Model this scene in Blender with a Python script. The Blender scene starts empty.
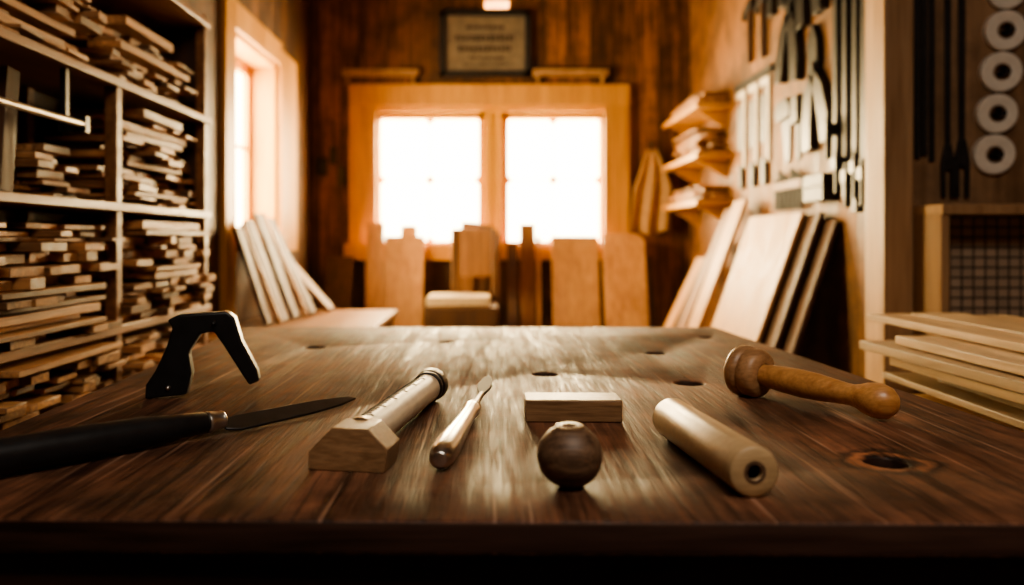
import bpy, bmesh, math, random
from mathutils import Vector, Matrix, Euler
R = random.Random(7)
rad = math.radians
try:
    bpy.context.scene.view_settings.look = 'AgX - Medium High Contrast'
except Exception as e: print('look', e)

# ------------------------------------------------------------ materials
def new_mat(name):
    m = bpy.data.materials.new(name); m.use_nodes = True
    nt = m.node_tree
    return m, nt, nt.nodes['Principled BSDF']

def wood(name, dark, light, axis='Y', rough=.5, var=.35, bump=.25, scale=1.0, plank=None, knot=None, rvar=.15, spec=.5, stain=0, bdist=.004, scratch=0):
    m, nt, b = new_mat(name); N = nt.nodes; L = nt.links
    tc = N.new('ShaderNodeTexCoord'); geo = N.new('ShaderNodeNewGeometry')
    off = N.new('ShaderNodeVectorMath'); off.operation = 'SCALE'
    comb = N.new('ShaderNodeCombineXYZ')
    for i in range(3): L.new(geo.outputs['Random Per Island'], comb.inputs[i])
    L.new(comb.outputs[0], off.inputs[0]); off.inputs['Scale'].default_value = 13.7
    add = N.new('ShaderNodeVectorMath'); add.operation = 'ADD'
    L.new(tc.outputs['Object'], add.inputs[0]); L.new(off.outputs[0], add.inputs[1])
    vec = add.outputs[0]; rnd = geo.outputs['Random Per Island']; groove = None
    if plank:
        ax, w = plank
        sep = N.new('ShaderNodeSeparateXYZ'); L.new(tc.outputs['Object'], sep.inputs[0])
        dv = N.new('ShaderNodeMath'); dv.operation = 'DIVIDE'; dv.inputs[1].default_value = w
        L.new(sep.outputs['XYZ'.index(ax)], dv.inputs[0])
        fl = N.new('ShaderNodeMath'); fl.operation = 'FLOOR'; L.new(dv.outputs[0], fl.inputs[0])
        wn = N.new('ShaderNodeTexWhiteNoise'); wn.noise_dimensions = '1D'; L.new(fl.outputs[0], wn.inputs['W'])
        rnd = wn.outputs['Value']
        o2 = N.new('ShaderNodeVectorMath'); o2.operation = 'SCALE'; o2.inputs['Scale'].default_value = 9
        L.new(wn.outputs['Color'], o2.inputs[0])
        a2 = N.new('ShaderNodeVectorMath'); a2.operation = 'ADD'
        L.new(vec, a2.inputs[0]); L.new(o2.outputs[0], a2.inputs[1]); vec = a2.outputs[0]
        fr = N.new('ShaderNodeMath'); fr.operation = 'FRACT'; L.new(dv.outputs[0], fr.inputs[0])
        pp = N.new('ShaderNodeMath'); pp.operation = 'PINGPONG'; pp.inputs[1].default_value = .5
        L.new(fr.outputs[0], pp.inputs[0])
        groove = N.new('ShaderNodeMapRange'); groove.inputs['From Min'].default_value = .0
        groove.inputs['From Max'].default_value = .006 / w
        L.new(pp.outputs[0], groove.inputs['Value'])
    mp = N.new('ShaderNodeMapping'); s = [16 * scale] * 3; s['XYZ'.index(axis)] = 1.1 * scale
    mp.inputs['Scale'].default_value = s; L.new(vec, mp.inputs['Vector'])
    n1 = N.new('ShaderNodeTexNoise'); n1.inputs['Scale'].default_value = 1.3
    n1.inputs['Detail'].default_value = 6; n1.inputs['Distortion'].default_value = .9; n1.inputs['Roughness'].default_value = .62
    L.new(mp.outputs[0], n1.inputs['Vector'])
    n2 = N.new('ShaderNodeTexNoise'); n2.inputs['Scale'].default_value = 7; n2.inputs['Detail'].default_value = 4
    L.new(mp.outputs[0], n2.inputs['Vector'])
    mx = N.new('ShaderNodeMix'); mx.inputs[0].default_value = .42
    L.new(n1.outputs[0], mx.inputs[2]); L.new(n2.outputs[0], mx.inputs[3])
    cr = N.new('ShaderNodeValToRGB'); cr.color_ramp.elements[0].position = .36; cr.color_ramp.elements[1].position = .64
    cr.color_ramp.elements[0].color = (*dark, 1); cr.color_ramp.elements[1].color = (*light, 1)
    L.new(mx.outputs[0], cr.inputs[0])
    hsv = N.new('ShaderNodeHueSaturation'); mr = N.new('ShaderNodeMapRange')
    mr.inputs['To Min'].default_value = 1 - var; mr.inputs['To Max'].default_value = 1 + var
    L.new(rnd, mr.inputs['Value']); L.new(mr.outputs[0], hsv.inputs['Value']); L.new(cr.outputs[0], hsv.inputs['Color'])
    col = hsv.outputs[0]
    if stain:
        n3 = N.new('ShaderNodeTexNoise'); n3.inputs['Scale'].default_value = 5.5; n3.inputs['Detail'].default_value = 7; n3.inputs['Roughness'].default_value = .65
        L.new(vec, n3.inputs['Vector'])
        sr = N.new('ShaderNodeMapRange'); sr.inputs['From Min'].default_value = .38; sr.inputs['From Max'].default_value = .6
        sr.inputs['To Min'].default_value = 1 - stain; sr.inputs['To Max'].default_value = 1.1
        L.new(n3.outputs[0], sr.inputs['Value'])
        sm = N.new('ShaderNodeVectorMath'); sm.operation = 'SCALE'; L.new(col, sm.inputs[0]); L.new(sr.outputs[0], sm.inputs['Scale']); col = sm.outputs[0]
    if scratch:
        for k_, (ang, sc) in enumerate(((.5, 1), (-.9, 1.3), (1.4, .8))):
            mp2 = N.new('ShaderNodeMapping'); mp2.inputs['Rotation'].default_value = (0, 0, ang); mp2.inputs['Scale'].default_value = (90 * sc, 2.2 * sc, 1)
            L.new(tc.outputs['Object'], mp2.inputs['Vector'])
            n4 = N.new('ShaderNodeTexNoise'); n4.inputs['Scale'].default_value = 1; n4.inputs['Detail'].default_value = 2
            L.new(mp2.outputs[0], n4.inputs['Vector'])
            s4 = N.new('ShaderNodeMapRange'); s4.inputs['From Min'].default_value = .65; s4.inputs['From Max'].default_value = .72
            s4.inputs['To Min'].default_value = 0; s4.inputs['To Max'].default_value = scratch
            L.new(n4.outputs[0], s4.inputs['Value'])
            m4 = N.new('ShaderNodeMix'); m4.data_type = 'RGBA'; m4.inputs[7].default_value = (.36, .2, .13, 1) if k_ != 1 else (.01, .006, .004, 1)
            L.new(s4.outputs[0], m4.inputs[0]); L.new(col, m4.inputs[6]); col = m4.outputs[2]
    if groove:
        gm = N.new('ShaderNodeMix'); gm.data_type = 'RGBA'
        gm.inputs[6].default_value = (dark[0] * .15, dark[1] * .15, dark[2] * .15, 1)
        L.new(groove.outputs[0], gm.inputs[0]); L.new(col, gm.inputs[7]); col = gm.outputs[2]
    if knot:
        ds = N.new('ShaderNodeVectorMath'); ds.operation = 'DISTANCE'; ds.inputs[1].default_value = knot[:3]
        wob = N.new('ShaderNodeTexNoise'); wob.inputs['Scale'].default_value = 30; wob.inputs['Detail'].default_value = 4
        L.new(tc.outputs['Object'], wob.inputs['Vector'])
        L.new(tc.outputs['Object'], ds.inputs[0])
        ad = N.new('ShaderNodeMath'); ad.operation = 'MULTIPLY_ADD'; ad.inputs[1].default_value = .06
        L.new(wob.outputs[0], ad.inputs[0]); L.new(ds.outputs['Value'], ad.inputs[2])
        kr = N.new('ShaderNodeValToRGB'); E = kr.color_ramp.elements
        E[0].position = .05; E[0].color = (.12, .12, .12, 1); E[1].position = .14; E[1].color = (1, 1, 1, 1)
        e = E.new(.068); e.color = (2.4, 2.2, 1.9, 1); e = E.new(.082); e.color = (.35, .35, .35, 1); e = E.new(.1); e.color = (1.3, 1.25, 1.2, 1)
        L.new(ad.outputs[0], kr.inputs[0])
        km = N.new('ShaderNodeMix'); km.data_type = 'RGBA'; km.blend_type = 'MULTIPLY'; km.inputs[0].default_value = 1
        L.new(col, km.inputs[6]); L.new(kr.outputs[0], km.inputs[7]); col = km.outputs[2]
    L.new(col, b.inputs['Base Color'])
    rr = N.new('ShaderNodeMapRange'); rr.inputs['To Min'].default_value = rough - rvar; rr.inputs['To Max'].default_value = rough + rvar
    rr.inputs['From Min'].default_value = .35; rr.inputs['From Max'].default_value = .65
    L.new(mx.outputs[0], rr.inputs['Value']); L.new(rr.outputs[0], b.inputs['Roughness'])
    b.inputs['Specular IOR Level'].default_value = spec
    bp = N.new('ShaderNodeBump'); bp.inputs['Strength'].default_value = bump; bp.inputs['Distance'].default_value = bdist
    h = mx.outputs[0]
    if groove:
        mm = N.new('ShaderNodeMath'); mm.operation = 'MULTIPLY'; L.new(h, mm.inputs[0]); L.new(groove.outputs[0], mm.inputs[1]); h = mm.outputs[0]
    L.new(h, bp.inputs['Height']); L.new(bp.outputs[0], b.inputs['Normal'])
    return m

def plain(name, col, rough=.5, metal=0, noise=.25, nscale=40, emit=0):
    m, nt, b = new_mat(name); N = nt.nodes; L = nt.links
    tc = N.new('ShaderNodeTexCoord'); n = N.new('ShaderNodeTexNoise'); n.inputs['Scale'].default_value = nscale; n.inputs['Detail'].default_value = 5
    L.new(tc.outputs['Object'], n.inputs['Vector'])
    cr = N.new('ShaderNodeValToRGB')
    cr.color_ramp.elements[0].position = .3; cr.color_ramp.elements[1].position = .7
    cr.color_ramp.elements[0].color = (*[c * (1 - noise) for c in col], 1); cr.color_ramp.elements[1].color = (*[min(1, c * (1 + noise)) for c in col], 1)
    L.new(n.outputs[0], cr.inputs[0]); L.new(cr.outputs[0], b.inputs['Base Color'])
    b.inputs['Metallic'].default_value = metal
    mr = N.new('ShaderNodeMapRange'); mr.inputs['To Min'].default_value = max(.05, rough - .06); mr.inputs['To Max'].default_value = min(1, rough + .06)
    L.new(n.outputs[0], mr.inputs['Value']); L.new(mr.outputs[0], b.inputs['Roughness'])
    if emit:
        b.inputs['Emission Color'].default_value = (*col, 1); b.inputs['Emission Strength'].default_value = emit
    return m

M = {}
M['table'] = wood('bench_top_wood', (.036, .014, .008), (.25, .105, .055), 'Y', rough=.62, var=.05, bump=.75, scale=1.3, knot=(.505, 1.01, .85), rvar=.18, stain=.6, bdist=.006, spec=.38, scratch=.65)
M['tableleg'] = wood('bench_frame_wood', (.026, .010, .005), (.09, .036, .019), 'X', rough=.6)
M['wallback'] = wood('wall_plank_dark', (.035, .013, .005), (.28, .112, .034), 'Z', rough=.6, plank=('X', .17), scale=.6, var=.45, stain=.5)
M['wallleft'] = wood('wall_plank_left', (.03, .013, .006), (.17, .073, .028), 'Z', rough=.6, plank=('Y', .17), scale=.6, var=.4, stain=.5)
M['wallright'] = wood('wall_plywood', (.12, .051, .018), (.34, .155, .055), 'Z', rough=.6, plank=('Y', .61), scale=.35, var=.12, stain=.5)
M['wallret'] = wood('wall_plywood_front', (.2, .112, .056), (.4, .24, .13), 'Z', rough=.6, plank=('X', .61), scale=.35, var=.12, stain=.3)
M['floor'] = wood('floor_planks', (.03, .015, .008), (.11, .055, .03), 'Y', rough=.5, plank=('X', .14), scale=.5)
M['ceil'] = wood('ceiling_planks', (.04, .018, .009), (.12, .055, .03), 'Y', rough=.6, plank=('X', .14), scale=.5)
M['trim'] = wood('pine_trim', (.42, .20, .045), (.66, .345, .08), 'Z', rough=.45, scale=.5, var=.1)
M['jamb'] = wood('sash_wood_orange_glow', (.5, .23, .02), (.72, .365, .042), 'Z', rough=.5, scale=.5, var=.1)  # orange glow of the lit reveals put into the wood colour
M['lumber'] = wood('lumber_mixed', (.16, .066, .026), (.5, .26, .11), 'Y', rough=.55, var=.7)
M['lumberx'] = wood('lumber_mixed_cross', (.16, .066, .026), (.5, .26, .11), 'X', rough=.55, var=.7)
M['pale'] = wood('pale_boards', (.34, .22, .12), (.62, .44, .26), 'Y', rough=.5, var=.45, scale=.6)
M['palez'] = wood('leaning_board_wood', (.36, .17, .066), (.62, .34, .14), 'Z', rough=.5, var=.3, scale=.5)
M['midz'] = wood('brown_board_wood', (.13, .055, .022), (.28, .13, .053), 'Z', rough=.6, var=.3, scale=.5)
M['darkz'] = wood('dark_board_wood', (.045, .021, .011), (.14, .064, .03), 'Z', rough=.6, var=.4, scale=.5)
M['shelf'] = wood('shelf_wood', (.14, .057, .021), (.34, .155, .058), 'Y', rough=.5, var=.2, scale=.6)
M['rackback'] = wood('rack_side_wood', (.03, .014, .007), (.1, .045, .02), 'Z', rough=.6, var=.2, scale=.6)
M['post'] = wood('post_wood', (.27, .15, .072), (.46, .285, .15), 'Z', rough=.55, var=.2, scale=.5)
M['beech'] = wood('beech_wood', (.38, .25, .13), (.54, .38, .21), 'X', rough=.36, var=.05, bump=.06, scale=2, rvar=.05)
M['mallet'] = wood('turned_mallet_wood', (.38, .17, .062), (.6, .31, .125), 'X', rough=.36, var=.15, bump=.08, scale=2, rvar=.05)
M['malhead'] = wood('mallet_head_wood', (.24, .12, .055), (.46, .26, .13), 'X', rough=.42, var=.1, bump=.15, scale=2, rvar=.05)
M['brownwood'] = wood('walnut_wood', (.06, .034, .021), (.2, .118, .07), 'X', rough=.48, var=.1, bump=.25, scale=3, rvar=.08)
M['blockwood'] = wood('oak_block_wood', (.14, .075, .037), (.35, .21, .112), 'X', rough=.42, var=.1, bump=.2, scale=2.5, rvar=.05)
M['black'] = plain('black_plastic', (.012, .012, .013), .38)
M['iron'] = plain('dark_iron', (.03, .029, .029), .45, .5)
M['steel'] = plain('brushed_steel', (.66, .64, .60), .3, 1, .04, 12)
M['darksteel'] = plain('blade_steel', (.075, .075, .08), .42, .9, .2)
M['brass'] = plain('ferrule_metal', (.42, .35, .26), .3, 1, .1)
M['white'] = plain('white_tape', (.72, .66, .56), .6, 0, .08)
M['core'] = plain('cardboard_core', (.22, .13, .07), .8)
M['cream'] = plain('boxwood_scale', (.6, .51, .37), .35, 0, .12, 30)
M['cushion'] = plain('cushion_fabric', (.55, .42, .27), .85, 0, .12, 30)
M['cloth'] = plain('canvas_cloth', (.42, .25, .12), .9, 0, .15, 30)
M['paper'] = plain('aged_paper', (.16, .13, .10), .7, 0, .25, 14)
M['ink'] = plain('sign_ink', (.03, .02, .015), .7)
M['grey'] = plain('grey_metal_box', (.16, .16, .16), .5, .3)
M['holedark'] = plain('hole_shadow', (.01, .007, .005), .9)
M['amber'] = plain('amber_glass', (1, .36, .06), .4, 0, .1, 10, emit=.9)
m, nt, b = new_mat('wire_mesh_tiles')
bt = nt.nodes.new('ShaderNodeTexBrick'); tc = nt.nodes.new('ShaderNodeTexCoord'); mp = nt.nodes.new('ShaderNodeMapping')
mp.inputs['Rotation'].default_value = (rad(90), 0, 0)
nt.links.new(tc.outputs['Object'], mp.inputs['Vector']); nt.links.new(mp.outputs[0], bt.inputs['Vector'])
bt.offset = 0; bt.inputs['Scale'].default_value = 1; bt.inputs['Brick Width'].default_value = .042; bt.inputs['Row Height'].default_value = .036
bt.inputs['Mortar Size'].default_value = .004
bt.inputs['Color1'].default_value = (.42, .31, .22, 1); bt.inputs['Color2'].default_value = (.32, .24, .17, 1); bt.inputs['Mortar'].default_value = (.05, .038, .028, 1)
nt.links.new(bt.outputs['Color'], b.inputs['Base Color']); b.inputs['Roughness'].default_value = .6
M['mesh'] = m

# ------------------------------------------------------------ geometry
class G:
    def __init__(s, name, *mats):
        s.name = name; s.bm = bmesh.new(); s.mats = list(mats)
    def _mi(s, k):
        if k not in s.mats: s.mats.append(k)
        return s.mats.index(k)
    def box(s, c, d, rot=(0, 0, 0), m=None, mat=None):
        T = Matrix.Translation(c) @ Euler(rot).to_matrix().to_4x4() @ Matrix.Diagonal((*d, 1))
        if mat is not None: T = mat @ T
        r = bmesh.ops.create_cube(s.bm, size=1, matrix=T)
        mi = s._mi(m or s.mats[0])
        for f in {f for v in r['verts'] for f in v.link_faces}: f.material_index = mi
        return s
    def b2(s, x0, x1, y0, y1, z0, z1, m=None):
        return s.box(((x0 + x1) / 2, (y0 + y1) / 2, (z0 + z1) / 2), (x1 - x0, y1 - y0, z1 - z0), m=m)
    def lathe(s, prof, p0, d, m=None, seg=40):
        d = Vector(d).normalized(); q = d.to_track_quat('Z', 'Y').to_matrix().to_4x4()
        T = Matrix.Translation(p0) @ q; mi = s._mi(m or s.mats[0]); rings = []
        for t, r in prof:
            if r <= 1e-6: rings.append([s.bm.verts.new(T @ Vector((0, 0, t)))])
            else: rings.append([s.bm.verts.new(T @ Vector((r * math.cos(2 * math.pi * i / seg), r * math.sin(2 * math.pi * i / seg), t))) for i in range(seg)])
        for a, c in zip(rings, rings[1:]):
            for i in range(seg):
                j = (i + 1) % seg
                if len(a) == 1 and len(c) == 1: continue
                if len(a) == 1: f = s.bm.faces.new((a[0], c[j], c[i]))
                elif len(c) == 1: f = s.bm.faces.new((a[i], a[j], c[0]))
                else: f = s.bm.faces.new((a[i], a[j], c[j], c[i]))
                f.material_index = mi
        return s
    def cyl(s, p0, p1, r, r1=None, m=None, seg=24):
        p0 = Vector(p0); p1 = Vector(p1); l = (p1 - p0).length; r1 = r if r1 is None else r1
        return s.lathe([(0, 0), (0, r), (l, r1), (l, 0)], p0, p1 - p0, m, seg)
    def prism(s, pts, th, T, m=None):
        mi = s._mi(m or s.mats[0])
        a = [s.bm.verts.new(T @ Vector((x, y, -th / 2))) for x, y in pts]
        c = [s.bm.verts.new(T @ Vector((x, y, th / 2))) for x, y in pts]
        n = len(pts); fs = [s.bm.faces.new(a[::-1]), s.bm.faces.new(c)]
        for i in range(n): fs.append(s.bm.faces.new((a[i], a[(i + 1) % n], c[(i + 1) % n], c[i])))
        for f in fs: f.material_index = mi
        return s
    def done(s, bevel=0, seg=2, recalc=True):
        if recalc: bmesh.ops.recalc_face_normals(s.bm, faces=s.bm.faces[:])
        vs = [v.co for v in s.bm.verts]
        o = Vector(((min(v.x for v in vs) + max(v.x for v in vs)) / 2, (min(v.y for v in vs) + max(v.y for v in vs)) / 2, min(v.z for v in vs)))
        if s.name in KEEP: o = Vector((0, 0, 0))
        bmesh.ops.translate(s.bm, verts=s.bm.verts[:], vec=-o)
        me = bpy.data.meshes.new(s.name); s.bm.to_mesh(me); s.bm.free()
        for k in s.mats: me.materials.append(M[k])
        me.shade_smooth(); me.set_sharp_from_angle(angle=rad(38))
        ob = bpy.data.objects.new(s.name, me); ob.location = o
        bpy.context.scene.collection.objects.link(ob)
        if bevel:
            b = ob.modifiers.new('bevel', 'BEVEL'); b.width = bevel; b.segments = seg; b.limit_method = 'ANGLE'; b.angle_limit = rad(35)
        return ob
KEEP = {'workbench'}
def child(c, p):
    c.parent = p; c.matrix_parent_inverse = Matrix.Translation(-p.location)

def axes(o, ex, ey, ez):
    return Matrix(((ex[0], ey[0], ez[0], o[0]), (ex[1], ey[1], ez[1], o[1]), (ex[2], ey[2], ez[2], o[2]), (0, 0, 0, 1)))

# ------------------------------------------------------------ room shell
CZ = 3.25
G('floor', 'floor').b2(-1.6, 2.9, -2.2, 6.2, -.1, 0).done()
G('ceiling', 'ceil').b2(-1.6, 2.9, -2.2, 6.2, CZ, CZ + .1).done()
wx0, wx1, wz0, wz1 = -.87, .87, 1.08, 2.09
g = G('wall_back', 'wallback')
g.b2(-1.55, wx0, 6, 6.2, 0, CZ).b2(wx1, 1.7, 6, 6.2, 0, CZ).b2(wx0, wx1, 6, 6.2, 0, wz0).b2(wx0, wx1, 6, 6.2, wz1, CZ).done()
ly0, ly1, lz0, lz1 = 4.1, 5.0, 1.16, 2.22
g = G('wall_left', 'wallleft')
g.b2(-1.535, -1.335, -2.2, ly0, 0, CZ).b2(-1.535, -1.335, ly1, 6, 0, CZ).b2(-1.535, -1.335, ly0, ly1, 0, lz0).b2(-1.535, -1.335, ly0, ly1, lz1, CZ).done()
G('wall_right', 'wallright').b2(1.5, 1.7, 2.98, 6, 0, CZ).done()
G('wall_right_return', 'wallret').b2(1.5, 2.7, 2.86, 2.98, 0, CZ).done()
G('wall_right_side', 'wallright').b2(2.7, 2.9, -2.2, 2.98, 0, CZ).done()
G('wall_front', 'wallback').b2(-1.6, 2.9, -2.4, -2.2, 0, CZ).done()
G('trim_corner_post', 'post').b2(1.395, 1.5, 2.83, 2.98, 0, CZ).done(.006)
g = G('ceiling_beams', 'ceil')
for y in (0.2, 1.8, 3.4, 5.0): g.b2(-1.335, 1.5 if y > 3 else 2.7, y, y + .12, CZ - .16, CZ)
g.done(.006)

# back window
g = G('window_1', 'trim')
g.b2(-1.05, wx0 + .02, 5.955, 6, .98, 2.29).b2(wx1 - .02, 1.04, 5.955, 6, .98, 2.29)
g.b2(-1.05, 1.04, 5.95, 6, 2.13, 2.29).b2(-1.08, 1.07, 5.9, 6, .98, 1.1)
g.b2(-.89, .89, 5.975, 6.0, 2.09, 2.13, 'jamb')
for x0, x1 in ((wx0, -.04), (.09, wx1)):
    g.b2(x0, x0 + .045, 6.03, 6.13, wz0, wz1, 'jamb').b2(x1 - .045, x1, 6.03, 6.13, wz0, wz1, 'jamb')
    g.b2(x0, x1, 6.03, 6.13, wz0, wz0 + .04, 'jamb').b2(x0, x1, 6.03, 6.13, wz1 - .05, wz1, 'jamb')
    xm = (x0 + x1) / 2; zm = (wz0 + wz1) / 2
    g.b2(xm - .003, xm + .003, 6.08, 6.095, wz0 + .04, wz1 - .05, 'jamb').b2(x0 + .04, x1 - .04, 6.08, 6.095, zm - .003, zm + .003, 'jamb')
    for zz in (zm, wz0 + .04, wz1 - .05): g.cyl((xm, 6.07, zz), (xm, 6.1, zz), .028, m='jamb')
    for xx in (x0 + .045, x1 - .045): g.cyl((xx, 6.07, zm), (xx, 6.1, zm), .028, m='jamb')
g.b2(-.04, .02, 5.98, 6.15, wz0, wz1, 'jamb').b2(.03, .09, 5.98, 6.15, wz0, wz1, 'jamb').b2(.01, .04, 6.0, 6.15, wz0, wz1, 'jamb')
g.done(.004)
# left window
g = G('window_2', 'trim')
g.b2(-1.335, -1.30, ly0 - .16, ly0, 0.0, CZ - .002, 'trim').b2(-1.335, -1.30, ly1, ly1 + .4, lz0 - .1, lz1 + .1)
g.b2(-1.335, -1.30, ly0, ly1, lz1, lz1 + .14).b2(-1.335, -1.27, ly0, ly1 + .05, lz0 - .06, lz0)
g.b2(-1.53, -1.336, ly1 - .02, ly1, lz0, lz1, 'jamb').b2(-1.53, -1.336, ly0, ly0 + .02, lz0, lz1, 'jamb').b2(-1.53, -1.336, ly0, ly1, lz1 - .02, lz1, 'jamb')
g.b2(-1.53, -1.49, ly0 + .02, ly0 + .05, lz0, lz1, 'jamb').b2(-1.53, -1.49, ly1 - .07, ly1 - .02, lz0, lz1, 'jamb').b2(-1.53, -1.49, ly0, ly1, lz0, lz0 + .05, 'jamb').b2(-1.53, -1.49, ly0, ly1, lz1 - .08, lz1 - .02, 'jamb')
g.b2(-1.52, -1.5, ly0, ly1, 1.68, 1.70, 'jamb')
g.done(.004)

# ------------------------------------------------------------ workbench
g = G('workbench', 'table', 'tableleg')
pts = [(-.703, .806), (.80, .787), (.724, 2.575), (-.789, 2.575)]
g.prism(pts, .035, Matrix.Translation((0, 0, .8325)))
ob = g.done()
cut = G('cut', 'holedark')
for x, y, r in ((.115, 1.67, .026), (.39, 1.566, .028), (-.457, 2.09, .026), (.41, 1.98, .024), (.5, 1.01, .026), (-.12, 2.2, .02), (.62, 2.3, .02)):
    cut.cyl((x, y, .78), (x, y, .9), r, m='holedark', seg=28)
co = cut.done()
co.data.materials.clear()
bm_ = ob.modifiers.new('holes', 'BOOLEAN'); bm_.operation = 'DIFFERENCE'; bm_.object = co; bm_.solver = 'EXACT'
bv = ob.modifiers.new('bevel', 'BEVEL'); bv.width = .005; bv.segments = 3; bv.limit_method = 'ANGLE'; bv.angle_limit = rad(40)
dg = bpy.context.evaluated_depsgraph_get()
me = bpy.data.meshes.new_from_object(ob.evaluated_get(dg))
ob.modifiers.clear(); ob.data = me
me.shade_smooth(); me.set_sharp_from_angle(angle=rad(30))
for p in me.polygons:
    if abs(p.normal.z) < .35 or p.normal.z < -.5: p.material_index = 1  # side faces take the darker frame wood, backlit shade put into colour
bpy.data.objects.remove(co)
g = G('bench_frame', 'tableleg')
g.b2(-.69, .77, .825, .87, .66, .8145).b2(-.72, .66, 2.48, 2.52, .68, .8145).b2(-.70, -.66, .87, 2.48, .68, .8145).b2(.66, .70, .87, 2.48, .68, .8145)
for x in (-.64, .64):
    for y in (.93, 2.42): g.b2(x - .045, x + .045, y - .045, y + .045, 0, .8145)
g.b2(-.62, .62, .91, .95, .18, .26).b2(-.62, .62, 2.42, 2.46, .18, .26).b2(-.6, .6, .95, 2.42, .26, .285)
fr = g.done(.004); child(fr, ob)

# ------------------------------------------------------------ tools on bench
TZ = .85
k = 1.43 / 800
px = [(148, 400), (187, 397), (192, 376), (189, 355), (200, 337), (213, 335), (222, 348), (247, 389), (257, 385), (255, 374), (240, 345), (233, 321), (226, 315), (179, 318), (169, 323), (174, 331), (168, 350), (158, 372), (149, 386)]
pts = [((x - 202) * k, (400 - y) * k) for x, y in px]
a = rad(8)
g = G('saw_handle', 'black')
g.prism(pts, .03, axes((-.512, 1.43, TZ + .001), (math.cos(a), math.sin(a), 0), (0, 0, 1), (math.sin(a), -math.cos(a), 0)))
g.cyl((-.512 + (172 - 202) * k, 1.40, TZ + .02), (-.512 + (172 - 202) * k, 1.425, TZ + .02), .004, m='steel')
g.cyl((-.512 + (215 - 202) * k, 1.41, TZ + .132), (-.512 + (215 - 202) * k, 1.43, TZ + .132), .004, m='iron')
g.done(.006, 3)
# knife with black handle
p0 = Vector((-.66, .84, TZ)); p1 = Vector((-.405, 1.140, TZ)); d = (p1 - p0).normalized()
L = (p1 - p0).length
g = G('carving_knife', 'black')
prof = [(0, 0), (.0, .014), (.015, .023), (.06, .026), (.14, .0215), (.22, .0225), (.30, .021), (.35, .0175), (L - .004, .015), (L, .013), (L, 0)]
g.lathe(prof, p0 + Vector((0, 0, .0275)), d + Vector((0, 0, -.018)))
g.lathe([(0, 0), (0, .0145), (.004, .0155), (.008, .0145), (.022, .0125), (.025, .0135), (.028, .0115), (.028, 0)], p1 + Vector((0, 0, .0195)), d, 'steel')
e0 = p1 + d * .026
tip = Vector((-.232, 1.37, TZ)); bd = (tip - e0); bl = bd.length; bd.normalize(); bn = Vector((-bd.y, bd.x, 0))
up = Vector((0, 0, 1))
ey = (bn * .93 + up * .36).normalized(); ez = bd.cross(ey)
out = [(0, -.010), (.02, -.019), (bl * .6, -.018), (bl * .85, -.013), (bl, -.004), (bl * .96, .006), (bl * .7, .014), (.03, .018), (.012, .014), (0, .010)]
g.prism(out, .0035, axes(e0 + up * .0105, bd, ey, ez), 'darksteel')
g.done(.0012)
# marking gauge
q0 = Vector((-.172, .965, 0)); q1 = Vector((-.100, 1.40, 0)); d = (q1 - q0).normalized(); sx = Vector((d.y, -d.x, 0))
g = G('marking_gauge', 'blockwood')
blk = [(-.050, 0), (.046, 0), (.050, .028), (.026, .052), (-.020, .052), (-.050, .022)]
g.prism(blk, .055, axes(q0 + d * .0275 + Vector((0, 0, TZ + .0005)), sx, (0, 0, 1), d))
c0 = q0 + d * .05 + Vector((0, 0, TZ + .029)); Lt = (q1 - q0).length - .05
g.lathe([(0, 0), (0, .0235), (Lt - .045, .0235), (Lt - .045, 0)], c0, d, 'cream', 64)
g.lathe([(0, 0), (0, .025), (.004, .0265), (.01, .0265), (.013, .0245), (.016, .0245), (.019, .0275), (.04, .0285), (.045, .027), (.045, .017), (.03, .016), (.03, 0)], c0 + d * (Lt - .045), d, 'iron')
g.lathe([(0, 0), (0, .026), (.014, .026), (.014, 0)], c0, d, 'brass')
mg = g.done(.0012)
g = G('scale_marks', 'ink')
for i in range(60):
    t = .03 + i * .011
    if t > Lt - .06: break
    w = .55 if i % 5 == 0 else .3
    for s_ in range(10):
        an = 1.8 - w + (s_ + .5) * 2 * w / 10
        v = sx * math.cos(an) + Vector((0, 0, 1)) * math.sin(an)
        g.box((0, 0, 0), (.0026, .0236 * 2 * w / 10 * 1.08, .0008), mat=axes(c0 + d * t + v * .0237, d, d.cross(v), v), m='ink')
child(g.done(), mg)
# carving gouge
r0 = Vector((-.061, .955, TZ)); r1 = Vector((-.002, 1.475, TZ)); d = (r1 - r0); L = d.length; d.normalize()
g = G('carving_gouge', 'cream')
g.lathe([(0, 0), (.002, .009), (.01, .014), (.03, .0165), (.07, .017), (.13, .015), (.2, .0125), (.26, .0115), (.285, .0135), (.29, .0135), (.295, .011), (.295, 0)], r0 + Vector((0, 0, .0172)), d, 'steel')
g.lathe([(0, 0), (0, .011), (.02, .0115), (.03, .009), (.05, .0055), (.10, .0045), (.125, .0045), (.125, 0)], r0 + d * .295 + Vector((0, 0, .0165)), d, 'blockwood')
sd = Vector((d.y, -d.x, 0))
g.prism([(-.004, 0), (.004, 0), (.011, .03), (.0125, .055), (.009, .085), (.0, .108), (-.009, .085), (-.0125, .055), (-.011, .03)], .005, axes(r0 + d * .412 + Vector((0, 0, .0165)), sd, (d + up * .12).normalized(), sd.cross(d)), 'darksteel')
g.done(.0008)
g = G('sanding_block', 'blockwood')
g.box((.129, 1.257, TZ + .0175), (.149, .064, .034), (0, 0, rad(-1)))
g.done(.0022, 3)
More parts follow.
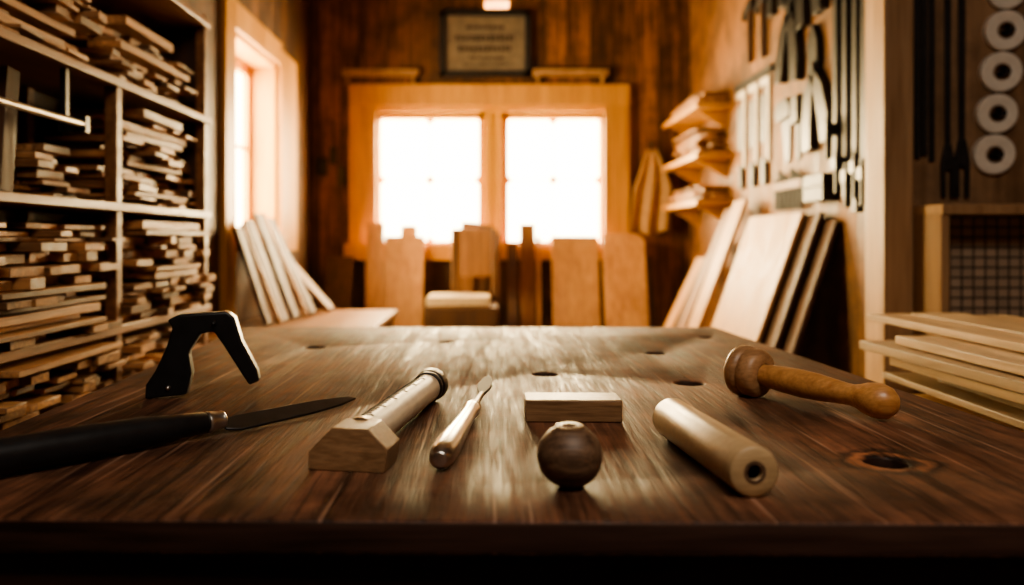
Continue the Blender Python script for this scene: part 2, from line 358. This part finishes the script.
# round knob
g = G('wooden_knob', 'brownwood')
r = .037; prof = [(0, 0), (0, .017)]
for i in range(3, 28):
    an = math.pi * i / 30
    z = .0345 - .0355 * math.cos(an)
    if z > 0 and z < .066: prof.append((z, r * math.sin(an) ** .92))
prof += [(.0675, .0155), (.068, .0145), (.0668, .008), (.05, .007), (.05, 0)]
g.lathe(prof, (.0915, .912, TZ + .0005), (-.02, -.05, 1))
g.lathe([(.0656, .0165), (.0684, .0165), (.0690, .015), (.0690, .0085), (.066, .0078)], (.0915, .912, TZ + .0005), (-.02, -.05, 1), 'blockwood')
g.lathe([(0, 0), (0, .0066), (.0002, 0)], (.0905, .9095, TZ + .0512), (-.02, -.05, 1), 'holedark')
g.done(0)
# wooden tube
t0 = Vector((.2865, .865, TZ + .0285)); t1 = Vector((.257, 1.135, TZ + .0285))
g = G('wooden_tube', 'beech'); L = (t1 - t0).length
g.lathe([(.03, 0), (.03, .0085), (.001, .0085), (0, .0095), (0, .0245), (.002, .0272), (.005, .028), (L - .003, .028), (L, .0265), (L, .0)], t0, t1 - t0, seg=56)
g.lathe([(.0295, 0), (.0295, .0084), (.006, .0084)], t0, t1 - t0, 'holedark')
g.lathe([(-.0004, .0086), (-.0004, .0125), (.001, .0125)], t0, t1 - t0, 'brownwood')
g.done(0)
# mallet
m0 = Vector((.449, 1.457, TZ + .0455)); m1 = Vector((.613, 1.235, TZ + .0285)); d = (m1 - m0); L = d.length
g = G('wooden_mallet', 'mallet', 'malhead')
g.lathe([(0, 0), (0, .036), (.003, .041), (.008, .0445), (.018, .0455), (.023, .0435), (.026, .0405)], m0, d, 'malhead')
g.lathe([(.026, .0405), (.029, .0425), (.034, .0435), (.048, .0425), (.054, .039), (.057, .035), (.058, .02)], m0, d, 'malhead')
g.lathe([(.056, .019), (.062, .0185), (.075, .0205), (.10, .0225), (.13, .0235), (.16, .0225), (.19, .0195), (.21, .0175), (.222, .0175), (.232, .020), (.243, .0245), (.256, .0275), (.268, .0275), (.28, .024), (.289, .016), (.2925, .008), (.2935, 0)], m0, d)
g.done(0)

# ------------------------------------------------------------ lumber helper
def stack(g, x0, x1, y0, y1, z0, z1, front=1, mY='lumber', mX='lumberx', thk=(.01, .028), px=.35):
    z = z0 + .0005
    while z < z1 - .008:
        t = R.uniform(*thk)
        if R.random() < px:
            y = y0 + R.uniform(0, .05)
            while y < y1 - .05:
                w = R.uniform(.05, .14); w = min(w, y1 - y)
                if R.random() < .92:
                    pr = R.uniform(0, .10); tt = t * R.uniform(.7, .99)
                    if front > 0: a, b_ = x0, x1 - pr
                    else: a, b_ = x0 + pr, x1
                    g.box(((a + b_) / 2, y + w / 2, z + tt / 2), (b_ - a, w * .92, tt), (0, 0, R.uniform(-.07, .07)), m=mX)
                y += w
        else:
            a0 = y0 + R.uniform(0, .22) * (y1 - y0); a1 = y1 - R.uniform(0, .22) * (y1 - y0)
            n = R.choice((2, 2, 3)); W = (x1 - x0) / n
            for i in range(n):
                pr = R.uniform(0, .055)
                xa, xb = x0 + i * W, x0 + (i + 1) * W
                if front > 0 and i == n - 1: xb -= pr
                if front < 0 and i == 0: xa += pr
                g.box(((xa + xb) / 2, (a0 + a1) / 2 + R.uniform(-.04, .04), z + t / 2), (xb - xa - .004, a1 - a0 - .06, t * .97), (0, 0, R.uniform(-.03, .03)), m=mY)
        z += t + R.choice((.0008, .0008, .003))
    return g

# ------------------------------------------------------------ left shelving
g = G('lumber_rack', 'shelf', 'rackback')
SX = -1.05
for y in (.7, 1.45, 2.25, 2.945):
    g.b2(SX - .035, SX, y, y + .035, 0, 1.96 if y != 2.25 else 1.585); g.b2(-1.332, -1.30, y, y + .035, 0, 1.96)
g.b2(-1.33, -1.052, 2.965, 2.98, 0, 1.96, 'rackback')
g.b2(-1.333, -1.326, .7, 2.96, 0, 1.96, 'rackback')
lev = [.12, .50, .89, 1.235, 1.585, 1.94]
for z in lev:
    g.b2(-1.325, SX + .012, .68, 2.985, z - .024, z)
g.done(.003)
for bi, (ya, yb) in enumerate(((1.50, 2.24), (2.30, 2.94))):
    tops = [.44, .85, 1.17 if bi else 1.18, 1.53 if bi else 1.42, 1.84 if not bi else 1.80, 2.25]
    for li, z in enumerate(lev):
        g = G('lumber_stack', 'lumber', 'lumberx')
        if li == 3 and bi == 0:
            stack(g, -1.29, SX - .03, 1.95, yb - .03, z, 1.38, px=.6)
        else:
            stack(g, -1.29, SX + (.045 if li in (1, 2) else .0), ya, yb - (0 if li != 4 else .03), z, tops[li], px=.6)
        g.done(.0015, 1)
g = G('pipe_clamp', 'steel', 'black')
g.cyl((-1.02, 1.35, 1.42), (-1.02, 2.02, 1.42), .009); g.b2(-1.036, -1.004, 1.42, 1.44, 1.40, 1.56, 'black').b2(-1.08, -1.01, 2.0, 2.02, 1.40, 1.44, 'black').b2(-1.075, -1.06, 2.0, 2.015, 1.40, 1.56, 'black')
g.done()
g = G('upright_offcuts', 'darkz', 'midz')
for i in range(6):
    g.box((-1.2 + .015 * i, 1.56 + i * .06, 1.235 + .152), (.02, .05, .29), (rad(R.uniform(-8, 2)), 0, 0), m='darkz')
g.done(.001)

# ------------------------------------------------------------ side bench & leaning boards on left
g = G('side_bench', 'lumberx', 'shelf')
g.b2(-1.30, -.57, 3.42, 4.95, .665, .70, 'shelf'); g.b2(-1.28, -.60, 3.46, 3.49, .55, .665)
for x in (-1.25, -.62):
    for y in (3.49, 4.88): g.b2(x - .03, x + .03, y - .03, y + .03, 0, .665)
g.b2(-1.28, -.60, 3.46, 4.9, .3, .33)
g.done(.004)
def lean_left(name, y0, y1, xb, zt, th=.022, zb=.701, mat='palez'):
    xt = -1.268
    bx = Vector((xb, 0, zb)); tp = Vector((xt, 0, zt)); u = (tp - bx); L = u.length; u.normalize()
    g = G(name, mat); n = Vector((u.z, 0, -u.x))
    g.box((0, 0, 0), (L, y1 - y0, th), mat=axes((bx + tp) / 2 + Vector((0, (y0 + y1) / 2, 0)) + n * (th / 2) + Vector((0, 0, th * .3)), u, (0, 1, 0), u.cross(Vector((0, 1, 0)))))
    g.done(.002)
lean_left('leaning_board', 3.93, 4.03, -1.11, 1.18, mat='darkz')
lean_left('leaning_board', 4.05, 4.075, -1.08, 1.20, mat='palez')
lean_left('leaning_board', 4.09, 4.22, -1.08, 1.22, mat='darkz')
lean_left('leaning_board', 4.25, 4.40, -1.06, 1.26, mat='darkz')
lean_left('leaning_board', 4.42, 4.45, -1.03, 1.27, mat='palez')
lean_left('leaning_board', 4.48, 4.62, -1.02, 1.24, mat='darkz')
lean_left('leaning_board', 4.70, 4.86, -.96, 1.05, mat='midz')

# ------------------------------------------------------------ back wall clutter
def lean_back(name, x0, x1, zt, yb=5.62, mat='palez', th=.022, yt=5.87, round_top=0):
    b0 = Vector((0, yb, 0)); tp = Vector((0, yt, zt)); u = tp - b0; L = u.length; u.normalize()
    g = G(name, mat); ex = Vector((1, 0, 0)); w = x1 - x0
    h = L / 2; rt = round_top
    pts = [(-w / 2, -h), (w / 2, -h), (w / 2, h - rt), (w / 2 - rt * .4, h - rt * .35), (w / 2 - rt, h), (-w / 2 + rt * .3, h), (-w / 2, h - rt * .5)] if rt else [(-w / 2, -h), (w / 2, -h), (w / 2, h), (-w / 2, h)]
    g.prism(pts, th, axes((b0 + tp) / 2 + Vector(((x0 + x1) / 2, 0, .006)), ex, u, ex.cross(u)))
    g.done(.002)
lean_back('leaning_board', -.90, -.775, 1.25, 5.66)
lean_back('leaning_board', -.77, -.48, 1.15, 5.60)
lean_back('leaning_board', -.655, -.535, 1.23, 5.70, yt=5.895, th=.016, round_top=.02)
lean_back('leaning_board', .125, .20, 1.10, 5.62, 'darkz')
lean_back('leaning_board', .22, .33, 1.24, 5.66, 'midz')
lean_back('leaning_board', .34, .37, 1.15, 5.66, 'palez')
lean_back('leaning_board', .45, .79, 1.15, 5.60)
lean_back('leaning_board', .82, 1.13, 1.17, 5.55, round_top=.06)
lean_back('leaning_board', 1.15, 1.19, 1.00, 5.60, 'darkz')
lean_back('leaning_board', -1.2, -1.0, 1.0, 5.55, 'darkz')
# high work chair with cushion
g = G('work_chair', 'darkz', 'cushion', 'midz')
for x in (-.40, .03):
    g.b2(x - .022, x + .022, 5.13, 5.175, 0, .69, 'darkz')
    g.prism([(-.022, 0), (.022, 0), (.022, .7), (.05, 1.20), (.012, 1.21), (-.022, .7)], .04, axes((x if x > 0 else -.25, 5.55, 0), (0, 1, 0), (0, 0, 1), (1, 0, 0)), 'darkz')
g.b2(-.42, .05, 5.12, 5.57, .55, .70, 'darkz').b2(-.40, .03, 5.14, 5.16, .2, .24, 'darkz')
g.b2(-.41, .0, 5.13, 5.53, .7005, .765, 'cushion')
T_ = axes((-.11, 5.575, .99), (1, 0, 0), (0, .063, .998), (0, -.998, .063))
g.box((0, .05, 0), (.27, .34, .03), mat=T_, m='midz')
g.done(.012, 3)
g = G('offcut_bundle', 'darkz', 'palez', 'midz')
for x0, x1, zt, rt, mt, yy in ((-.25, -.13, 1.24, .22, 'midz', 5.735), (-.13, -.02, 1.22, .2, 'darkz', 5.765), (-.02, .06, 1.16, .1, 'midz', 5.80)):
    g.box(((x0 + x1) / 2, yy, zt / 2 + .02), (x1 - x0, .016, zt), (rad(-1.2), rt * .35, 0), m=mt)
g.done(.002)
# sign
g = G('framed_sign', 'iron', 'paper', 'ink')
sx0, sx1, sz0, sz1 = -.375, .30, 2.35, 2.84
g.b2(sx0, sx1, 5.975, 6.0, sz0, sz1, 'paper')
for a, b_, c, d_ in ((sx0, sx1, sz0, sz0 + .04), (sx0, sx1, sz1 - .04, sz1), (sx0, sx0 + .04, sz0, sz1), (sx1 - .04, sx1, sz0, sz1)):
    g.b2(a, b_, 5.95, 6, c, d_, 'iron')
for row, (z, hw, h) in enumerate(((2.72, .14, .03), (2.64, .22, .05), (2.56, .2, .045), (2.49, .12, .02), (2.44, .16, .015))):
    x = -.037 - hw
    while x < -.037 + hw:
        w = R.uniform(.012, .035); g.b2(x, x + w, 5.9735, 5.975, z - h / 2, z + h / 2 * R.uniform(.6, 1), 'ink'); x += w + .009
g.done()
for x0, x1 in ((-1.10, -.53), (.32, .88)):
    g = G('wall_ledge', 'post'); g.b2(x0, x1, 5.93, 6, 2.355, 2.40); g.b2(x0 + .03, x0 + .05, 5.94, 6, 2.30, 2.355).b2(x1 - .05, x1 - .03, 5.94, 6, 2.30, 2.355); g.done(.004)
g = G('hanging_brushes', 'iron', 'darkz')
for x, z0, z1, w in ((-1.26, 1.62, 2.0, .05), (-1.17, 1.7, 2.02, .03), (-1.11, 1.55, 1.95, .035)):
    g.cyl((x, 5.97, z0 + .12), (x, 5.97, z1), .01, m='darkz'); g.box((x, 5.97, z0 + .06), (w * 1.6, .03, .13), m='iron'); g.cyl((x, 5.96, z1 - .01), (x, 6, z1 - .01), .006)
g.done(.002)
g = G('canvas_apron', 'cloth'); nx, nz = 26, 22; vs = []
for j in range(nz + 1):
    v = j / nz; row = []
    for i in range(nx + 1):
        u = i / nx; hw = (.04 + .10 * min(1, v * 2.2)) if v < .45 else .14 + .01 * v
        x = 1.20 + (u - .5) * 2 * hw + .01 * math.sin(v * 5)
        y = 5.95 - .018 * math.sin(u * 14 + v * 2) * (.3 + v) - .015
        row.append(g.bm.verts.new((x, y, 1.80 - .62 * v + .02 * math.sin(u * 9) * (v > .9))))
    vs.append(row)
for j in range(nz):
    for i in range(nx): g.bm.faces.new((vs[j][i], vs[j][i + 1], vs[j + 1][i + 1], vs[j + 1][i]))
ap = g.done(); sm = ap.modifiers.new('s', 'SOLIDIFY'); sm.thickness = .004
G('apron_hook', 'iron').cyl((1.20, 6, 1.84), (1.20, 5.92, 1.84), .007).cyl((1.20, 5.93, 1.78), (1.20, 5.93, 1.86), .005).done()
g = G('pendant_lamp', 'amber', 'iron')
g.cyl((.04, 4.6, 2.66), (.04, 4.6, CZ), .005, m='iron'); g.b2(-.03, .11, 4.53, 4.67, 2.48, 2.63, 'amber')
g.lathe([(0, .0), (0, .11), (.05, .03), (.05, 0)], (.04, 4.6, 2.63), (0, 0, 1), 'iron', 4)
g.done(.003)

# ------------------------------------------------------------ right wall: shelves
for i, z in enumerate((1.98, 1.67, 1.38)):
    g = G('tool_rack_shelf', 'trim'); g.b2(1.27, 1.5, 4.92, 5.9, z - .035, z)
    for y in (5.05, 5.75): g.prism([(0, 0), (-.2, 0), (0, -.12)], .02, axes((1.5, y, z - .035), (1, 0, 0), (0, 0, 1), (0, -1, 0)))
    stack(g, 1.29, 1.49, 4.97, 5.85, z, z + (.09, .17, .10)[i], front=-1, px=.4)
    g.done(.002)
# ---- tools on right wall
def WR(y, z, x=1.488): return axes((x, y, z), (0, 1, 0), (0, 0, 1), (1, 0, 0))
g = G('try_square', 'white', 'iron', 'grey')
g.b2(1.48, 1.499, 4.22, 4.85, 2.02, 2.06, 'iron')
for i, y in enumerate((4.26, 4.45, 4.66)):
    g.prism([(0, 0), (.035, 0), (.035, .42), (.15, .42), (.15, .46), (0, .46)], .008, WR(y, 1.55), 'white')
    g.prism([(.05, .08), (.13, .08), (.13, .34), (.05, .34)], .008, WR(y, 1.58), 'grey')
    g.prism([(.04, -.1), (.1, -.1), (.1, .04), (.04, .04)], .03, WR(y, 1.53), 'iron')
g.done(.001)
g = G('claw_hammer', 'iron', 'darkz')
for y, z in ((4.34, 2.12), (4.56, 2.14)):
    g.prism([(-.016, 0), (.016, 0), (.012, .3), (-.012, .3)], .025, WR(y, z, 1.48), 'darkz')
    g.prism([(-.07, .30), (.05, .29), (.09, .26), (.08, .31), (.03, .34), (-.07, .35)], .035, WR(y, z, 1.48), 'iron')
g.done(.002)
g = G('hanging_pliers', 'iron', 'black')
for y, z, s, r in ((3.94, 2.12, 1.05, .12), (3.62, 1.76, 1.05, -.12), (3.70, 2.34, 1, -.1), (4.10, 2.48, .9, .05)):
    ro = Matrix.Rotation(r, 4, 'Z')
    for sg in (-1, 1):
        p = [(sg * x * s * 1.5, z_ * s) for x, z_ in ((0, .12), (.03, .16), (.035, .26), (.01, .34), (0, .34), (.0, .12))]
        g.prism(p, .03, WR(y, z, 1.482) @ ro)
        h = [(sg * x * s * 1.6, z_ * s) for x, z_ in ((-.02, .17), (.02, .13), (.06, .05), (.085, -.08), (.09, -.2), (.035, -.2), (.025, -.08), (.005, .03), (-.02, .12))]
        g.prism(h, .04, WR(y, z, 1.478) @ ro, 'black')
    g.lathe([(0, 0), (0, .03), (.045, .03), (.045, 0)], (1.499, y - 0.14 * r * s, z + .14 * s), (-1, 0, 0))
g.done(.002)
g = G('hand_saw', 'darksteel', 'black')
g.prism([(0, 0), (.05, -.02), (.12, .24), (-.02, .26)], .006, WR(3.98, 1.53, 1.49), 'darksteel')
g.prism([(-.04, .23), (.13, .22), (.15, .27), (.12, .32), (.0, .33), (-.05, .28)], .03, WR(3.98, 1.51, 1.483), 'black')
g.prism([(0, 0), (.03, -.02), (.06, .24), (-.01, .24)], .006, WR(3.85, 1.53, 1.49), 'iron')
g.prism([(-.02, .17), (.065, .16), (.065, .29), (-.02, .30)], .03, WR(3.85, 1.53, 1.483), 'black')
g.done(.002)
g = G('bar_clamp', 'iron', 'black')
for y, z0, z1 in ((3.06, 1.24, 2.3), (3.125, 1.27, 2.35), (3.20, 1.24, 2.25), (3.29, 1.30, 2.3), (3.38, 1.45, 2.3)):
    g.b2(1.455, 1.488, y - .021, y + .021, z0, z1); g.b2(1.44, 1.499, y - .026, y + .026, z1 - .06, z1 - .02, 'black')
    g.b2(1.41, 1.499, y - .022, y + .022, z0 + .12, z0 + .17, 'black'); g.cyl((1.43, y, z0 + .02), (1.43, y, z0 + .2), .014, m='black')
g.done(.002)
g = G('socket_box', 'iron'); g.b2(1.43, 1.499, 3.44, 3.66, 1.30, 1.42); g.b2(1.425, 1.44, 3.46, 3.64, 1.36, 1.37, 'grey'); g.done(.004)
g = G('tool_roll_rack', 'iron', 'midz'); g.b2(1.46, 1.499, 3.76, 4.16, 1.38, 1.42, 'midz')
for i in range(7):
    y = 3.79 + i * .055; g.cyl((1.475, y, 1.28), (1.475, y, 1.44 + .02 * (i % 3)), .011)
g.done(.001)

def lean_right(name, y0, y1, xb, xt, zt, mat='palez', th=.02):
    b0 = Vector((xb, 0, 0)); tp = Vector((xt, 0, zt)); u = tp - b0; L = u.length; u.normalize()
    g = G(name, mat); ez = u.cross(Vector((0, 1, 0)))
    g.box((0, 0, 0), (L, y1 - y0, th), mat=axes((b0 + tp) / 2 + Vector((0, (y0 + y1) / 2, .012)), u, (0, 1, 0), ez)); g.done(.002)
lean_right('leaning_panel', 3.62, 4.34, .98, 1.42, 1.24, 'palez')
lean_right('leaning_panel', 3.50, 4.10, 1.03, 1.455, 1.24, 'darkz')
lean_right('leaning_panel', 3.40, 3.95, 1.08, 1.48, 1.20, 'darkz')
lean_right('leaning_panel', 4.42, 4.62, .92, 1.42, 1.34, 'palez')
lean_right('leaning_panel', 4.66, 4.80, .90, 1.42, 1.30, 'midz')
lean_right('leaning_panel', 4.84, 5.05, .92, 1.42, 1.12, 'darkz')
lean_right('leaning_panel', 5.1, 5.3, .90, 1.38, 1.0, 'palez')

# ------------------------------------------------------------ return wall
FY = 2.86
def WF(x, z, y=FY - .012): return axes((x, y, z), (1, 0, 0), (0, 0, 1), (0, -1, 0))
g = G('steel_rule', 'iron')
for x, z0, z1 in ((1.523, 1.42, 2.3), (1.548, 1.43, 2.3), (1.575, 1.41, 2.3)):
    g.b2(x - .009, x + .009, FY - .014, FY - .001, z0, z1)
g.done(.001)
g = G('open_wrench', 'iron')
for x, z, s in ((1.63, 1.28, 1), (1.68, 1.28, 1.1)):
    g.prism([(a * s, b_ * s) for a, b_ in ((-.008, .14), (.008, .14), (.010, .75), (-.010, .75))], .01, WF(x, z))
    g.prism([(a * s, b_ * s) for a, b_ in ((-.022, 0), (-.010, 0), (-.010, .1), (.010, .1), (.010, 0), (.022, 0), (.024, .12), (.010, .19), (-.010, .19), (-.024, .12))], .014, WF(x, z))
g.done(.0015)
for i, (x, z, r) in enumerate(((1.835, 2.02, .068), (1.83, 1.875, .07), (1.815, 1.728, .07), (1.80, 1.58, .069), (1.79, 1.435, .07))):
    g = G('tape_roll', 'white', 'core')
    g.lathe([(0, .030), (0, r), (.026, r), (.03, r - .004), (.03, .034), (.028, .030), (0, .030)], (x, FY - .002, z), (-.10, -1, -.1), seg=36)
    g.lathe([(0, .029), (.031, .029), (.031, .025), (0, .025)], (x, FY - .002, z), (-.10, -1, -.1), 'core')
    g.cyl((x, FY, z - .008), (x, FY - .06, z - .006), .010, m='iron')
    g.done()
g = G('spring_clamp', 'iron')
g.prism([(0, 0), (.05, .02), (.12, .15), (.1, .25), (.05, .2), (.03, .1)], .03, WF(1.915, 1.55, FY - .02)).prism([(0, .3), (.06, .25), (.1, .16), (.07, .12), (.02, .2)], .03, WF(1.925, 1.6, FY - .02)); g.done(.003)
g = G('tool_shelf', 'post')
g.b2(1.505, 2.69, 2.66, FY - .001, 1.215, 1.25); g.b2(1.505, 1.535, 2.67, FY - .001, .6, 1.215); g.b2(1.505, 2.69, 2.67, FY - .001, .6, .63)
g.b2(1.536, 2.69, FY - .015, FY - .002, .63, 1.215, 'mesh')
g.done(.003)

# right foreground lumber stack on low trestle
g = G('low_trestle', 'shelf')
g.b2(1.02, 1.56, .7, 2.55, .46, .5)
for x in (1.06, 1.52):
    for y in (.8, 2.4): g.b2(x - .03, x + .03, y - .03, y + .03, 0, .46)
g.done(.004)
g = G('pale_lumber_stack', 'pale')
z = .5005; R2 = random.Random(11); lay = 0
plan = [(1.04, 1.95), (1.0, 2.15), (1.06, 1.85), (1.02, 2.05), (1.07, 1.95), (1.0, 2.1), (1.05, 1.9), (1.01, 2.0)]
while z < .905:
    t = R2.uniform(.015, .026)
    xs, ye = plan[lay % 8]
    if z > .83: xs, ye = (1.0 + .03 * (lay % 2), 2.14 - .1 * (lay % 2))
    if z > .865: xs, ye = (1.13 + .04 * (lay % 2), 2.42)
    x = xs
    while x < 1.5:
        w = R2.uniform(.11, .2); w = min(w, 1.6 - x)
        g.box((x + w / 2, (.75 + ye) / 2, z + t / 2), (w - .006, ye - .75 + R2.uniform(-.16, .04), t * .9), (0, 0, R2.uniform(-.035, .035))); x += w
    z += t + .0015; lay += 1
g.done(.0015)

# ------------------------------------------------------------ lights
def area(name, loc, rot, sx, sy, power, col):
    l = bpy.data.lights.new(name, 'AREA'); l.shape = 'RECTANGLE'; l.size = sx; l.size_y = sy; l.energy = power; l.color = col
    o = bpy.data.objects.new(name, l); o.location = loc; o.rotation_euler = rot; bpy.context.scene.collection.objects.link(o); return o
area('daylight_back', (0, 6.5, 1.65), (rad(-90), 0, 0), 2.6, 1.8, 780, (1, .73, .36))
area('daylight_side', (-1.95, 4.55, 1.75), (0, rad(-90), 0), 1.8, 1.7, 440, (1, .73, .33))
area('camera_side_fill', (.5, -.4, 3.05), (rad(22), 0, 0), 1.4, .7, 44, (1, .88, .74))  # added fill light above and behind the camera, no fixture there
w = bpy.data.worlds.new('World'); bpy.context.scene.world = w; w.use_nodes = True; wn = w.node_tree
wn.nodes['Background'].inputs[0].default_value = (1, .82, .5, 1); wn.nodes['Background'].inputs[1].default_value = 16

# ------------------------------------------------------------ camera
c = bpy.data.cameras.new('camera'); c.lens = 28.125; c.sensor_width = 36; c.shift_x = .0215; c.shift_y = -.0513
c.dof.use_dof = True; c.dof.focus_distance = 1.24; c.dof.aperture_fstop = 2.1; c.clip_start = .02
co = bpy.data.objects.new('camera', c); co.location = (0, 0, 1.13); co.rotation_euler = (rad(90), 0, 0)
bpy.context.scene.collection.objects.link(co); bpy.context.scene.camera = co
